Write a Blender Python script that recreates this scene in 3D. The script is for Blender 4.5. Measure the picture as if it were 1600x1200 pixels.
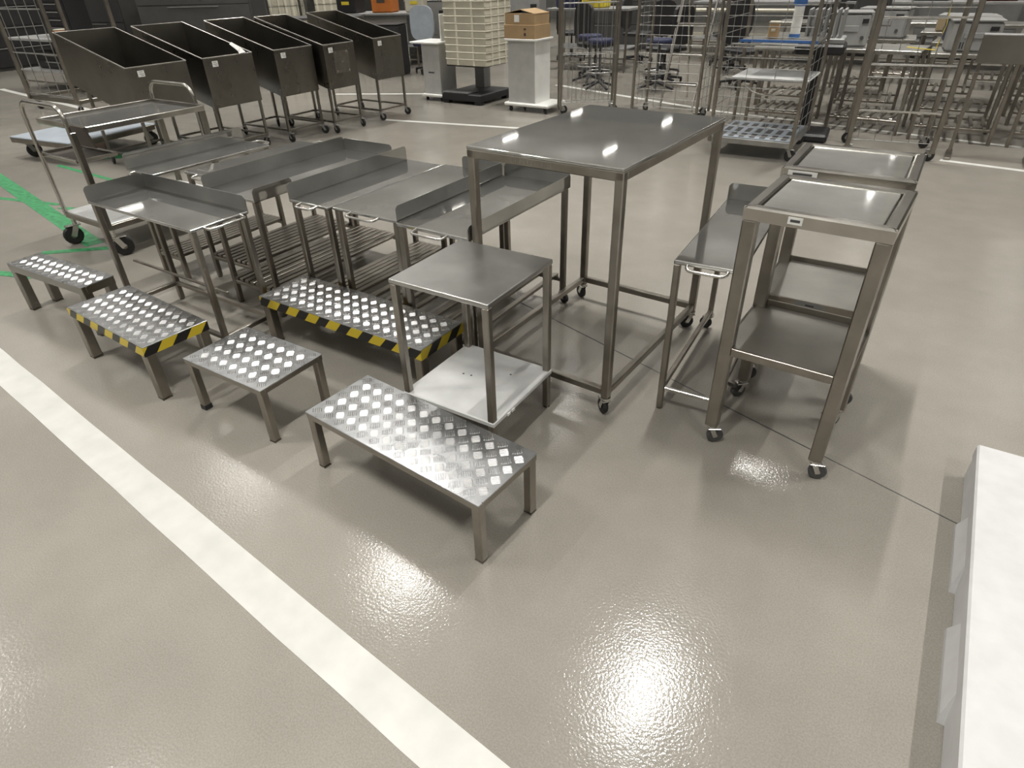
import bpy, math, random
from mathutils import Vector, Matrix
R = random.Random(7)
for o in list(bpy.data.objects):
    bpy.data.objects.remove(o)
SC = bpy.context.scene
COL = SC.collection

# ------------------------------------------------------------------ frame of the hall
# The hall, its lamps and nearly everything in it line up with two floor directions: U and V
BASE = math.radians(-34.0)
UX, UY = 0.829, -0.559
VX, VY = 0.559, 0.829
def uv(u, v, z=0.0):
    return Vector((u*UX + v*VX, u*UY + v*VY, z))

# ------------------------------------------------------------------ camera
pitch, roll, foc = 0.58727405, -0.02859627, 976.95
fw = Vector((0, math.cos(pitch), -math.sin(pitch)))
rt = Vector((1, 0, 0))
up = rt.cross(fw)
X = rt*math.cos(roll) + up*math.sin(roll)
Y = -rt*math.sin(roll) + up*math.cos(roll)
cam = bpy.data.cameras.new('camera')
cam.sensor_width = 36.0
cam.lens = foc/1600*36.0
cam.clip_start = 0.05
cam.clip_end = 200
co = bpy.data.objects.new('camera', cam)
COL.objects.link(co)
M = Matrix(((X.x, Y.x, -fw.x, 0), (X.y, Y.y, -fw.y, 0), (X.z, Y.z, -fw.z, 1.55), (0, 0, 0, 1)))
co.matrix_world = M
SC.camera = co

# ------------------------------------------------------------------ light: rows of ceiling tubes, plus added fill lights
SC.view_settings.view_transform = 'Standard'
SC.view_settings.look = 'None'
SC.view_settings.gamma = 1
SC.view_settings.use_curve_mapping = False
SC.view_settings.exposure = 0.0
wd = bpy.data.worlds.new('world')
SC.world = wd
wd.use_nodes = True
wd.node_tree.nodes['Background'].inputs[0].default_value = (0.9, 0.95, 1, 1)
wd.node_tree.nodes['Background'].inputs[1].default_value = 0.01
CEIL = 5.4
LAMP_Z = 4.2
LAMP_POWER = 40.5
lamp_data = bpy.data.lights.new('ceiling_tube', 'AREA')
lamp_data.shape = 'RECTANGLE'
lamp_data.size = 0.07
lamp_data.size_y = 0.70
lamp_data.energy = LAMP_POWER
lamp_data.color = (1.0, 0.975, 0.92)
up_data = lamp_data.copy()
up_data.energy = LAMP_POWER*0.22
wide_data = lamp_data.copy()
wide_data.energy = 3.6
lamp_data.spread = math.radians(112)
for i in range(-6, 3):
    for j in range(-2, 6):
        u, v = -0.9 + 2.9*i, 3.4 + 3.7*j
        if v > 21.5 or u < -20 or u > 6.5 or (v > 15 and u > 3):
            continue
        lo = bpy.data.objects.new('ceiling_tube', lamp_data)
        COL.objects.link(lo)
        lo.location = uv(u, v, LAMP_Z)
        lo.rotation_euler = (0, 0, BASE)
        # added weak wide light, so the tubes show in shallow reflections
        wl = bpy.data.objects.new('tube_reflection_light', wide_data)
        COL.objects.link(wl)
        wl.location = uv(u, v, LAMP_Z - 0.004)
        wl.rotation_euler = (0, 0, BASE)
        # added upward light: brightens the ceiling that the tabletops mirror
        ul = bpy.data.objects.new('ceiling_fill_light', up_data)
        COL.objects.link(ul)
        ul.location = uv(u, v, LAMP_Z + 0.04)
        ul.rotation_euler = (math.pi, 0, BASE)

# ------------------------------------------------------------------ materials
def new_mat(name):
    m = bpy.data.materials.new(name)
    m.use_nodes = True
    nt = m.node_tree
    return m, nt, nt.nodes['Principled BSDF']
def plain(name, col, rough=0.5, metal=0.0, vary=0.06, scale=8.0, spec=0.5):
    m, nt, b = new_mat(name)
    b.inputs['Metallic'].default_value = metal
    b.inputs['Specular IOR Level'].default_value = spec
    tc = nt.nodes.new('ShaderNodeTexCoord')
    n = nt.nodes.new('ShaderNodeTexNoise')
    n.inputs['Scale'].default_value = scale
    n.inputs['Detail'].default_value = 4
    nt.links.new(tc.outputs['Object'], n.inputs['Vector'])
    r = nt.nodes.new('ShaderNodeValToRGB')
    r.color_ramp.elements[0].position = 0.3
    r.color_ramp.elements[1].position = 0.7
    r.color_ramp.elements[0].color = tuple(max(0, c*(1-vary*2)) for c in col) + (1,)
    r.color_ramp.elements[1].color = tuple(min(1, c*(1+vary)) for c in col) + (1,)
    nt.links.new(n.outputs['Fac'], r.inputs['Fac'])
    nt.links.new(r.outputs['Color'], b.inputs['Base Color'])
    mr = nt.nodes.new('ShaderNodeMapRange')
    mr.inputs['To Min'].default_value = max(0.02, rough*0.8)
    mr.inputs['To Max'].default_value = min(1, rough*1.25)
    nt.links.new(n.outputs['Fac'], mr.inputs['Value'])
    nt.links.new(mr.outputs['Result'], b.inputs['Roughness'])
    return m
def steel(name, col, rough, brush=0.02, scale=5.0, stretch=(1, 1, 1), haze=0.0, haze_rough=0.45):
    m = plain(name, col, rough, 1.0, 0.10, scale)
    nt = m.node_tree
    b = nt.nodes['Principled BSDF']
    tc = nt.nodes.new('ShaderNodeTexCoord')
    mp = nt.nodes.new('ShaderNodeMapping')
    mp.inputs['Scale'].default_value = stretch
    n = nt.nodes.new('ShaderNodeTexNoise')
    n.inputs['Scale'].default_value = 90
    n.inputs['Detail'].default_value = 3
    bp = nt.nodes.new('ShaderNodeBump')
    bp.inputs['Strength'].default_value = brush
    bp.inputs['Distance'].default_value = 0.01
    nt.links.new(tc.outputs['Object'], mp.inputs['Vector'])
    nt.links.new(mp.outputs['Vector'], n.inputs['Vector'])
    nt.links.new(n.outputs['Fac'], bp.inputs['Height'])
    nt.links.new(bp.outputs['Normal'], b.inputs['Normal'])
    if haze:
        # second, wide lobe: fine scratches spread part of every reflection
        b2 = nt.nodes.new('ShaderNodeBsdfPrincipled')
        b2.inputs['Metallic'].default_value = 1.0
        b2.inputs['Roughness'].default_value = haze_rough
        src = b.inputs['Base Color'].links[0].from_socket
        nt.links.new(src, b2.inputs['Base Color'])
        ms = nt.nodes.new('ShaderNodeMixShader')
        ms.inputs[0].default_value = haze
        out = nt.nodes['Material Output']
        nt.links.new(b.outputs[0], ms.inputs[1])
        nt.links.new(b2.outputs[0], ms.inputs[2])
        nt.links.new(ms.outputs[0], out.inputs['Surface'])
    return m

MT = {}
MT['top'] = steel('steel_top', (0.52, 0.52, 0.505), 0.04, 0.001, 4.0, (1, 0.15, 1), 0.27, 0.40)
MT['tray'] = steel('steel_tray', (0.62, 0.62, 0.60), 0.07, 0.002, 5.0, (1, 1, 1), 0.5, 0.38)
MT['satin'] = steel('steel_satin', (0.50, 0.50, 0.49), 0.30, 0.002, 5.0)
MT['leg'] = steel('steel_tube', (0.33, 0.305, 0.27), 0.33, 0.03, 9.0, (1, 1, 0.2))
MT['bright'] = steel('steel_bright', (0.72, 0.71, 0.68), 0.20, 0.01, 9.0)
MT['rim'] = steel('steel_rim', (0.52, 0.50, 0.465), 0.22, 0.02, 6.0)
MT['dull'] = steel('steel_dull', (0.26, 0.247, 0.222), 0.28, 0.004, 3.0)
MT['shelf'] = steel('steel_shelf', (0.44, 0.43, 0.40), 0.36, 0.03, 5.0)
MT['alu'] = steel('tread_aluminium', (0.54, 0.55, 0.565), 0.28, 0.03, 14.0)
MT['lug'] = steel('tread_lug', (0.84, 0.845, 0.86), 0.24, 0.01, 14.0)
MT['zinc'] = steel('zinc_wire', (0.46, 0.46, 0.45), 0.38, 0.02, 9.0)
MT['white_shelf'] = plain('pale_sheet', (0.74, 0.75, 0.75), 0.38, 0.25, 0.07, 7.0)
MT['rubber'] = plain('rubber', (0.018, 0.018, 0.018), 0.55)
MT['black'] = plain('black_plastic', (0.02, 0.02, 0.022), 0.45)
MT['dark'] = plain('dark_grey', (0.07, 0.07, 0.07), 0.5)
MT['grey'] = plain('mid_grey', (0.27, 0.27, 0.265), 0.5)
MT['lightgrey'] = plain('light_grey', (0.29, 0.29, 0.285), 0.45)
MT['palegrey'] = plain('pale_grey', (0.46, 0.46, 0.45), 0.42)
MT['white'] = plain('white_board', (0.80, 0.80, 0.78), 0.35, 0, 0.03)
MT['paper'] = plain('paper', (0.82, 0.82, 0.80), 0.7, 0, 0.02)
MT['ink'] = plain('ink', (0.08, 0.08, 0.08), 0.7)
MT['foam'] = plain('white_foam', (0.62, 0.62, 0.625), 0.7, 0, 0.03, 18.0)
MT['cream'] = plain('cream_plastic', (0.60, 0.57, 0.47), 0.45, 0, 0.06)
MT['creamrib'] = plain('cream_rib', (0.76, 0.73, 0.62), 0.45, 0, 0.04)
MT['card'] = plain('cardboard', (0.40, 0.275, 0.15), 0.75, 0, 0.06)
MT['orange'] = plain('orange_plastic', (0.55, 0.17, 0.03), 0.5)
MT['yellow'] = plain('yellow_paint', (0.75, 0.60, 0.04), 0.5)
MT['red'] = plain('dark_red', (0.16, 0.025, 0.02), 0.5)
MT['blue'] = plain('blue_plastic', (0.06, 0.17, 0.46), 0.4)
MT['navy'] = plain('navy', (0.02, 0.025, 0.07), 0.6)
MT['bluegrey'] = plain('blue_grey', (0.33, 0.37, 0.42), 0.5)
MT['green'] = plain('green_line', (0.05, 0.29, 0.115), 0.4, 0, 0.25, 30.0)
MT['line'] = plain('white_line', (0.61, 0.61, 0.58), 0.42, 0, 0.05, 9.0)
MT['brown'] = plain('brown_board', (0.07, 0.056, 0.045), 0.5)
MT['wall'] = plain('hall_wall', (0.50, 0.50, 0.48), 0.7)
MT['wall_dark'] = plain('hall_wall_grey', (0.30, 0.30, 0.29), 0.7)
MT['ceiling'] = plain('hall_ceiling', (0.62, 0.62, 0.62), 0.9)
MT['wood'] = plain('pale_wood', (0.42, 0.33, 0.21), 0.7)

def floor_material():
    m, nt, b = new_mat('resin_floor')
    tc = nt.nodes.new('ShaderNodeTexCoord')
    def noise(scale, detail, rough=0.5):
        n = nt.nodes.new('ShaderNodeTexNoise')
        n.inputs['Scale'].default_value = scale
        n.inputs['Detail'].default_value = detail
        n.inputs['Roughness'].default_value = rough
        nt.links.new(tc.outputs['Object'], n.inputs['Vector'])
        return n
    big, mid, fine, orange = noise(0.55, 5), noise(4.0, 6, 0.6), noise(210, 2), noise(125, 1.5)
    ramp = nt.nodes.new('ShaderNodeValToRGB')
    ramp.color_ramp.elements[0].position = 0.32
    ramp.color_ramp.elements[1].position = 0.68
    ramp.color_ramp.elements[0].color = (0.248, 0.231, 0.203, 1)
    ramp.color_ramp.elements[1].color = (0.325, 0.304, 0.268, 1)
    nt.links.new(big.outputs['Fac'], ramp.inputs['Fac'])
    def mul(col_out, noise_out, lo, hi, p0=0.3, p1=0.7):
        r = nt.nodes.new('ShaderNodeValToRGB')
        r.color_ramp.elements[0].position = p0
        r.color_ramp.elements[1].position = p1
        r.color_ramp.elements[0].color = (lo, lo, lo, 1)
        r.color_ramp.elements[1].color = (hi, hi, hi, 1)
        nt.links.new(noise_out, r.inputs['Fac'])
        mx = nt.nodes.new('ShaderNodeMix')
        mx.data_type = 'RGBA'
        mx.blend_type = 'MULTIPLY'
        mx.inputs[0].default_value = 1.0
        nt.links.new(col_out, mx.inputs[6])
        nt.links.new(r.outputs['Color'], mx.inputs[7])
        return mx.outputs[2]
    c = mul(ramp.outputs['Color'], mid.outputs['Fac'], 0.93, 1.04)
    c = mul(c, fine.outputs['Fac'], 0.89, 1.07, 0.35, 0.65)
    nt.links.new(c, b.inputs['Base Color'])
    mr = nt.nodes.new('ShaderNodeMapRange')
    mr.inputs['To Min'].default_value = 0.10
    mr.inputs['To Max'].default_value = 0.17
    nt.links.new(mid.outputs['Fac'], mr.inputs['Value'])
    nt.links.new(mr.outputs['Result'], b.inputs['Roughness'])
    bp = nt.nodes.new('ShaderNodeBump')
    bp.inputs['Strength'].default_value = 0.20
    bp.inputs['Distance'].default_value = 0.003
    nt.links.new(orange.outputs['Fac'], bp.inputs['Height'])
    nt.links.new(bp.outputs['Normal'], b.inputs['Normal'])
    b.inputs['Specular IOR Level'].default_value = 0.55
    return m
MT['floor'] = floor_material()

def hazard_material():
    m, nt, b = new_mat('hazard_tape')
    tc = nt.nodes.new('ShaderNodeTexCoord')
    sx = nt.nodes.new('ShaderNodeSeparateXYZ')
    nt.links.new(tc.outputs['Object'], sx.inputs[0])
    def math_node(op, a, c):
        n = nt.nodes.new('ShaderNodeMath')
        n.operation = op
        for k, x in ((0, a), (1, c)):
            if isinstance(x, (int, float)):
                n.inputs[k].default_value = x
            else:
                nt.links.new(x, n.inputs[k])
        return n.outputs[0]
    s = math_node('ADD', sx.outputs[0], sx.outputs[1])
    s = math_node('ADD', s, math_node('MULTIPLY', sx.outputs[2], -0.9))
    s = math_node('FRACT', math_node('MULTIPLY', math_node('ADD', s, 5.0), 1/0.135), 0)
    s = math_node('GREATER_THAN', s, 0.52)
    mx = nt.nodes.new('ShaderNodeMix')
    mx.data_type = 'RGBA'
    nt.links.new(s, mx.inputs[0])
    mx.inputs[6].default_value = (0.62, 0.47, 0.03, 1)
    mx.inputs[7].default_value = (0.012, 0.012, 0.012, 1)
    nt.links.new(mx.outputs[2], b.inputs['Base Color'])
    b.inputs['Roughness'].default_value = 0.4
    return m
MT['hazard'] = hazard_material()

# ------------------------------------------------------------------ mesh helpers
class MB:
    def __init__(s):
        s.v, s.f, s.sm = [], [], []
    def add(s, vs, fs, smooth=False):
        n = len(s.v)
        s.v += [tuple(p) for p in vs]
        s.f += [tuple(i+n for i in f) for f in fs]
        s.sm += [smooth]*len(fs)
        return s
    def box(s, c, d, rot=None, ch=0.0):
        hx, hy, hz = d[0]/2, d[1]/2, d[2]/2
        c = Vector(c)
        ch = min(ch, hx*0.6, hy*0.6, hz*0.6)
        if ch <= 0:
            vs = [Vector((x*hx, y*hy, z*hz)) for x in (-1, 1) for y in (-1, 1) for z in (-1, 1)]
            fs = [(0, 1, 3, 2), (4, 6, 7, 5), (0, 4, 5, 1), (2, 3, 7, 6), (0, 2, 6, 4), (1, 5, 7, 3)]
        else:
            vs, ix = [], {}
            for x in (-1, 1):
                for y in (-1, 1):
                    for z in (-1, 1):
                        for a in range(3):
                            p = [x*(hx-ch), y*(hy-ch), z*(hz-ch)]
                            p[a] = (x*hx, y*hy, z*hz)[a]
                            ix[x, y, z, a] = len(vs)
                            vs.append(Vector(p))
            fs = []
            def face(ids):
                ps = [vs[i] for i in ids]
                n = (ps[1]-ps[0]).cross(ps[2]-ps[0])
                cc = sum(ps, Vector())/len(ps)
                fs.append(tuple(ids) if n.dot(cc) > 0 else tuple(reversed(ids)))
            for a in range(3):
                b, d2 = [k for k in range(3) if k != a]
                for sg in (-1, 1):
                    ids = []
                    for p, q in ((-1, -1), (1, -1), (1, 1), (-1, 1)):
                        t = [0, 0, 0]
                        t[a], t[b], t[d2] = sg, p, q
                        ids.append(ix[t[0], t[1], t[2], a])
                    face(ids)
                for p in (-1, 1):
                    for q in (-1, 1):
                        t1, t2 = [0, 0, 0], [0, 0, 0]
                        t1[b] = t2[b] = p
                        t1[d2] = t2[d2] = q
                        t1[a], t2[a] = -1, 1
                        face([ix[(*t1, b)], ix[(*t2, b)], ix[(*t2, d2)], ix[(*t1, d2)]])
            for x in (-1, 1):
                for y in (-1, 1):
                    for z in (-1, 1):
                        face([ix[x, y, z, 0], ix[x, y, z, 1], ix[x, y, z, 2]])
        if rot is not None:
            vs = [rot @ p for p in vs]
        return s.add([p + c for p in vs], fs)
    def bar(s, p0, p1, w, h=None, ch=0.0025):
        p0, p1 = Vector(p0), Vector(p1)
        d = p1 - p0
        h = h or w
        z = d.normalized()
        ref = Vector((0, 0, 1)) if abs(z.z) < 0.95 else Vector((0, 1, 0))
        x = ref.cross(z).normalized()
        y = z.cross(x)
        rot = Matrix((x, y, z)).transposed()
        return s.box((p0+p1)/2, (w, h, d.length), rot, ch)
    def tube(s, pts, r, n=8, closed=False):
        pts = [Vector(p) for p in pts]
        L = len(pts)
        rings, prev = [], None
        for i, p in enumerate(pts):
            a = pts[i-1] if (i > 0 or closed) else p
            b = pts[(i+1) % L] if (i < L-1 or closed) else p
            t = (b-a).normalized()
            if prev is None:
                ref = Vector((0, 0, 1)) if abs(t.z) < 0.9 else Vector((1, 0, 0))
                x = ref.cross(t).normalized()
            else:
                x = (prev - t*prev.dot(t)).normalized()
            prev = x
            y = t.cross(x)
            rr = r[i] if isinstance(r, (list, tuple)) else r
            rings.append([p + (x*math.cos(2*math.pi*k/n) + y*math.sin(2*math.pi*k/n))*rr for k in range(n)])
        vs = [q for g in rings for q in g]
        fs = []
        for i in range(L if closed else L-1):
            j = (i+1) % L
            for k in range(n):
                fs.append((i*n+k, i*n+(k+1) % n, j*n+(k+1) % n, j*n+k))
        s.add(vs, fs, True)
        if not closed:
            s.add(rings[0], [tuple(reversed(range(n)))])
            s.add(rings[-1], [tuple(range(n))])
        return s
    def cyl(s, p0, p1, r, n=14):
        return s.tube([p0, p1], r, n)
    def prism(s, poly, thick, axis='y', off=0.0):
        # poly: list of (a, b); extruded by thick along axis starting at off
        n = len(poly)
        def mk(a, b, t):
            return {'y': (a, t, b), 'x': (t, a, b), 'z': (a, b, t)}[axis]
        vs = [mk(a, b, off) for a, b in poly] + [mk(a, b, off+thick) for a, b in poly]
        fs = [tuple(range(n)), tuple(reversed(range(n, 2*n)))] + [(i, n+i, n+(i+1) % n, (i+1) % n) for i in range(n)]
        s.add(vs, fs)
        return s
    def build(s, name, mat, parent=None, kind=None, label=None):
        me = bpy.data.meshes.new(name)
        me.from_pydata(s.v, [], s.f)
        me.polygons.foreach_set('use_smooth', s.sm)
        me.materials.append(MT[mat])
        me.update()
        import bmesh
        bm = bmesh.new()
        bm.from_mesh(me)
        bmesh.ops.recalc_face_normals(bm, faces=bm.faces)
        bm.to_mesh(me)
        bm.free()
        o = bpy.data.objects.new(name, me)
        COL.objects.link(o)
        if parent is not None:
            o.parent = parent
        if kind:
            o['kind'] = kind
        if label:
            o['label'] = label
        return o

def arc(c, r, a0, a1, n, ax, ay):
    c, ax, ay = Vector(c), Vector(ax), Vector(ay)
    return [c + ax*(r*math.cos(a0+(a1-a0)*k/n)) + ay*(r*math.sin(a0+(a1-a0)*k/n)) for k in range(n+1)]

def thing(name, label, cat, u, v, yaw=0.0, z=0.0, group=None):
    o = bpy.data.objects.new(name, None)
    COL.objects.link(o)
    o.empty_display_size = 0.1
    o.location = uv(u, v, z)
    o.rotation_euler = (0, 0, BASE + math.radians(yaw))
    o['label'] = label
    o['category'] = cat
    if group:
        o['group'] = group
    return o
def dup(root, u, v, yaw=0.0, z=0.0, label=None, group=None):
    r = root.copy()
    COL.objects.link(r)
    r.location = uv(u, v, z)
    r.rotation_euler = (0, 0, BASE + math.radians(yaw))
    if label:
        r['label'] = label
    if group:
        r['group'] = group
    for ch in list(root.children):
        c = ch.copy()
        COL.objects.link(c)
        c.parent = r
        for g in list(ch.children):
            d = g.copy()
            COL.objects.link(d)
            d.parent = c
    return r
def copy_part(o, parent, loc):
    c = o.copy()
    COL.objects.link(c)
    c.parent = parent
    c.location = loc
    for g in list(o.children):
        d = g.copy()
        COL.objects.link(d)
        d.parent = c
    return c

# ------------------------------------------------------------------ setting
def structure(name, mb, mat, label=None):
    o = mb.build(name, mat)
    o.rotation_euler = (0, 0, BASE)
    o['kind'] = 'structure'
    if label:
        o['label'] = label
    return o
U0, U1, V0, V1 = -24.0, 9.0, -7.0, 23.0
um, vm = (U0+U1)/2, (V0+V1)/2
floor = structure('floor', MB().box((um, vm, -0.05), (U1-U0, V1-V0, 0.1)), 'floor', 'glossy greige resin floor with painted lines')
structure('ceiling', MB().box((um, vm, CEIL+0.05), (U1-U0, V1-V0, 0.1)), 'ceiling', 'pale ceiling of the hall')
structure('wall_back', MB().box((um, V1+0.05, CEIL/2), (U1-U0, 0.1, CEIL)), 'wall_dark')
structure('wall_front', MB().box((um, V0-0.05, CEIL/2), (U1-U0, 0.1, CEIL)), 'wall')
structure('wall_left', MB().box((U0-0.05, vm, CEIL/2), (0.1, V1-V0, CEIL)), 'wall_dark')
structure('wall_right', MB().box((U1+0.05, vm, CEIL/2), (0.1, V1-V0, CEIL)), 'wall')

def strip(pts_a, pts_b, z, mat, name, label=None):
    # a thin painted band between two polylines of (u, v)
    n = len(pts_a)
    vs = [(a, b, z) for a, b in pts_a] + [(a, b, z) for a, b in pts_b] + [(a, b, 0.0002) for a, b in pts_a] + [(a, b, 0.0002) for a, b in pts_b]
    fs = []
    for i in range(n-1):
        fs += [(i, i+1, n+i+1, n+i), (2*n+i, i, i+1, 2*n+i+1)[::-1], (3*n+i, n+i, n+i+1, 3*n+i+1)]
    mb = MB().add(vs, fs)
    o = mb.build(name, mat, floor)
    o['kind'] = 'structure'
    if label:
        o['label'] = label
    return o
BANDZ = [0.0010]
def band(p, q, w, mat, name, label=None, z=None):
    BANDZ[0] += 0.0001
    z = z or BANDZ[0]
    (a, b), (c, d) = p, q
    L = math.hypot(c-a, d-b)
    nx, ny = -(d-b)/L*w/2, (c-a)/L*w/2
    n = max(2, int(L/0.25))
    A = [(a+(c-a)*i/n+nx+R.uniform(-.002, .002), b+(d-b)*i/n+ny+R.uniform(-.002, .002)) for i in range(n+1)]
    B = [(a+(c-a)*i/n-nx+R.uniform(-.002, .002), b+(d-b)*i/n-ny+R.uniform(-.002, .002)) for i in range(n+1)]
    return strip(A, B, z, mat, name, label)
band((-5.2, 0.925), (0.6, 0.425), 0.128, 'line', 'line_marking', 'wide white line painted across the floor before the benches')
band((-5.95, 6.115), (-4.16, 6.455), 0.075, 'line', 'line_marking', 'short white floor line ending under the tall table')
band((-5.33, 9.40), (-2.5, 8.40), 0.09, 'line', 'line_marking', 'white floor line behind the wire cages')
band((-2.5, 8.40), (1.6, 7.7), 0.07, 'line', 'line_marking', 'white floor line under the back tables')
band((0.03, 7.02), (1.6, 6.82), 0.07, 'line', 'line_marking', 'white floor line beside the frame rack')
band((-8.0, 7.25), (-5.2, 8.6), 0.08, 'line', 'line_marking', 'white floor line behind the hopper bins')
band((-14.0, 5.1), (-9.0, 4.6), 0.09, 'line', 'line_marking', 'cream floor line behind the platform dolly')
band((-7.60, 2.40), (-4.78, 1.90), 0.12, 'green', 'line_marking', 'broad green tape on the floor by the tray cart')
band((-7.4, 2.90), (-5.4, 2.85), 0.045, 'green', 'line_marking')
band((-6.75, 2.05), (-6.0, 2.24), 0.05, 'green', 'line_marking')
band((-5.9, 2.2), (-4.9, 2.55), 0.05, 'green', 'line_marking')
band((-4.95, 1.62), (-4.55, 1.98), 0.06, 'green', 'line_marking')
band((-5.2, 1.17), (-4.55, 1.40), 0.06, 'green', 'line_marking')
band((-7.35, 3.35), (-6.85, 3.75), 0.28, 'green', 'line_marking', 'green floor patch under the tray cart')
band((-2.2, 2.79), (2.8, 1.255), 0.0055, 'dark', 'floor_joint', 'thin dark joint in the floor', 0.0006)

# ------------------------------------------------------------------ shared small parts
def caster(parent, x, y, leg_bottom=0.085, r=0.032, ang=0.0, mat='bright', wheel='rubber', brake=False, wide=0.022):
    # swivel caster under a leg: bracket with plate, neck and fork, wheel as sub-part
    c, s = math.cos(ang), math.sin(ang)
    off = r*0.55
    cx, cy = x - s*off, y + c*off
    rot = Matrix.Rotation(ang, 3, 'Z')
    mb = MB()
    mb.cyl((x, y, leg_bottom), (x, y, leg_bottom-0.008), 0.021, 10)
    mb.cyl((x, y, leg_bottom-0.008), (x, y, 2*r+0.002), 0.014, 10)
    mb.box(((x+cx)/2, (y+cy)/2, 2*r+0.004), (wide+0.014, r*1.6, 0.006), rot, 0.002)
    for sg in (-1, 1):
        q = Vector((sg*(wide/2+0.004), 0, 0))
        q = rot @ q
        mb.bar((x+q.x, y+q.y, 2*r+0.004), (cx+q.x, cy+q.y, r*0.9), 0.003, r*0.55, 0.001)
    o = mb.build('caster', mat, parent)
    ax = rot @ Vector((wide/2, 0, 0))
    w = MB()
    a, b = Vector((cx, cy, r)) - ax, Vector((cx, cy, r)) + ax
    w.tube([a, a.lerp(b, .15), a.lerp(b, .85), b], [r*0.86, r, r, r*0.86], 16)
    w.build('wheel', wheel, o)
    h = MB().cyl(a - ax*0.12, b + ax*0.12, r*0.3, 10)
    h.build('hub', 'dull', o)
    if brake:
        e = rot @ Vector((0, r*1.3, 0))
        MB().box((cx+e.x, cy+e.y, 2*r), (0.03, 0.035, 0.008), rot @ Matrix.Rotation(0.5, 3, 'X'), 0.002).build('brake_pedal', 'dull', o)
    return o

def leg(parent, x, y, z0, z1, t, mat='leg', name='leg'):
    return MB().bar((x, y, z0), (x, y, z1), t, t, min(0.004, t*0.12)).build(name, mat, parent)

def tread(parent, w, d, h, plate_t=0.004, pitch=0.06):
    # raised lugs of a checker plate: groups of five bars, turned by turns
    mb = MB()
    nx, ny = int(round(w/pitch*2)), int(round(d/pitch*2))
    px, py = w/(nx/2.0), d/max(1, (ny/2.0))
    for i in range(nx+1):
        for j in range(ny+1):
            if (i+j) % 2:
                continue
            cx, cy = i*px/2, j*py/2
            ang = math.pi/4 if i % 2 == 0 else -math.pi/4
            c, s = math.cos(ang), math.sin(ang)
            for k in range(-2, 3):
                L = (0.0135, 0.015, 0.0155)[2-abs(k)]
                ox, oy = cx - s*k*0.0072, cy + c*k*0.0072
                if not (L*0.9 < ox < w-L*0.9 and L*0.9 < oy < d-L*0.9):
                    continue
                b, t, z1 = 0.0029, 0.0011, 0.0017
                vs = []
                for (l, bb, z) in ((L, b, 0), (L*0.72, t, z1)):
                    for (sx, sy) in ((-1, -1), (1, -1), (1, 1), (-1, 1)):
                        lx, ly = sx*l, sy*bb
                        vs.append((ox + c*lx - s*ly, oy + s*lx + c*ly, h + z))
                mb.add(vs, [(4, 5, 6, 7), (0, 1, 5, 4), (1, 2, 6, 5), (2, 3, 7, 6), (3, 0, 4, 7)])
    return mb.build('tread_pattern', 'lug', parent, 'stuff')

def step_bench(name, label, u, v, yaw, w, d, h, lt, apron, tape=False, groupless=True, cap=False, leg_mat='leg'):
    t = thing(name, label, 'step stool', u, v, yaw)
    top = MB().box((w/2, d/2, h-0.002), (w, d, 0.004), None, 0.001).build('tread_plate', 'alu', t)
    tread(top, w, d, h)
    fr = apron
    for nm, p, q, ww in (('apron', (0, 0, 0), (w, 0, 0), 0), ('apron', (0, d, 0), (w, d, 0), 0), ('apron', (0, 0, 0), (0, d, 0), 1), ('apron', (w, 0, 0), (w, d, 0), 1)):
        sgx = 1 if p[0] == 0 else -1
        sgy = 1 if p[1] == 0 else -1
        th = 0.022
        i = 0.001
        if ww == 0:
            MB().box((w/2, p[1]+sgy*(th/2+i), h-0.004-fr/2), (w-2*i, th, fr), None, 0.002).build(nm, leg_mat, t)
        else:
            MB().box((p[0]+sgx*(th/2+i), d/2, h-0.004-fr/2), (th, d-2*th-2*i, fr), None, 0.002).build(nm, leg_mat, t)
    for x in (lt/2+0.002, w-lt/2-0.002):
        for y in (lt/2+0.002, d-lt/2-0.002):
            lg = leg(t, x, y, 0.006, h-0.004-fr*0.2, lt, leg_mat)
            if cap and x < w/2 and y < d/2:
                MB().box((x, y, 0.012), (lt+0.003, lt+0.003, 0.024), None, 0.002).build('end_cap', 'black', lg)
            else:
                MB().box((x, y, 0.003), (lt*0.98, lt*0.98, 0.006)).build('foot_pad', 'dull', lg)
    if tape:
        for (c, dm) in (((w/2, -0.001, h-0.0045-fr/2), (w+0.004, 0.0016, fr*1.02)), ((w+0.001, d/2, h-0.0045-fr/2), (0.0016, d+0.004, fr*1.02)),
                        ((w/2, d+0.001, h-0.0045-fr/2), (w+0.004, 0.0016, fr*1.02)), ((-0.001, d/2, h-0.0045-fr/2), (0.0016, d+0.004, fr*1.02))):
            MB().box(c, dm).build('hazard_tape', 'hazard', t)
    return t

# ------------------------------------------------------------------ benches before the tables
step_bench('step_bench', 'long low step bench of silver checker plate, bare of tape, beside the small shelf table', -1.625, 1.087, -4.2, 0.804, 0.295, 0.253, 0.032, 0.024)
step_bench('step_stool', 'short square-ish step stool of checker plate with one black leg cap', -2.347, 1.079, 0.8, 0.475, 0.314, 0.254, 0.032, 0.022, cap=True)
step_bench('step_stool', 'step stool with yellow and black tape, between the plain narrow bench and the short stool', -3.227, 1.058, -2.8, 0.687, 0.294, 0.271, 0.045, 0.04, tape=True)
step_bench('step_bench', 'narrow plain step bench with thick dull legs beside the green floor tape', -4.073, 1.157, 3.5, 0.699, 0.173, 0.277, 0.045, 0.04, leg_mat='dull')
step_bench('step_bench', 'long step bench edged in yellow and black tape, pushed against the steel tables', -2.571, 1.634, 0.0, 1.02, 0.286, 0.25, 0.045, 0.045, tape=True)

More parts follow.
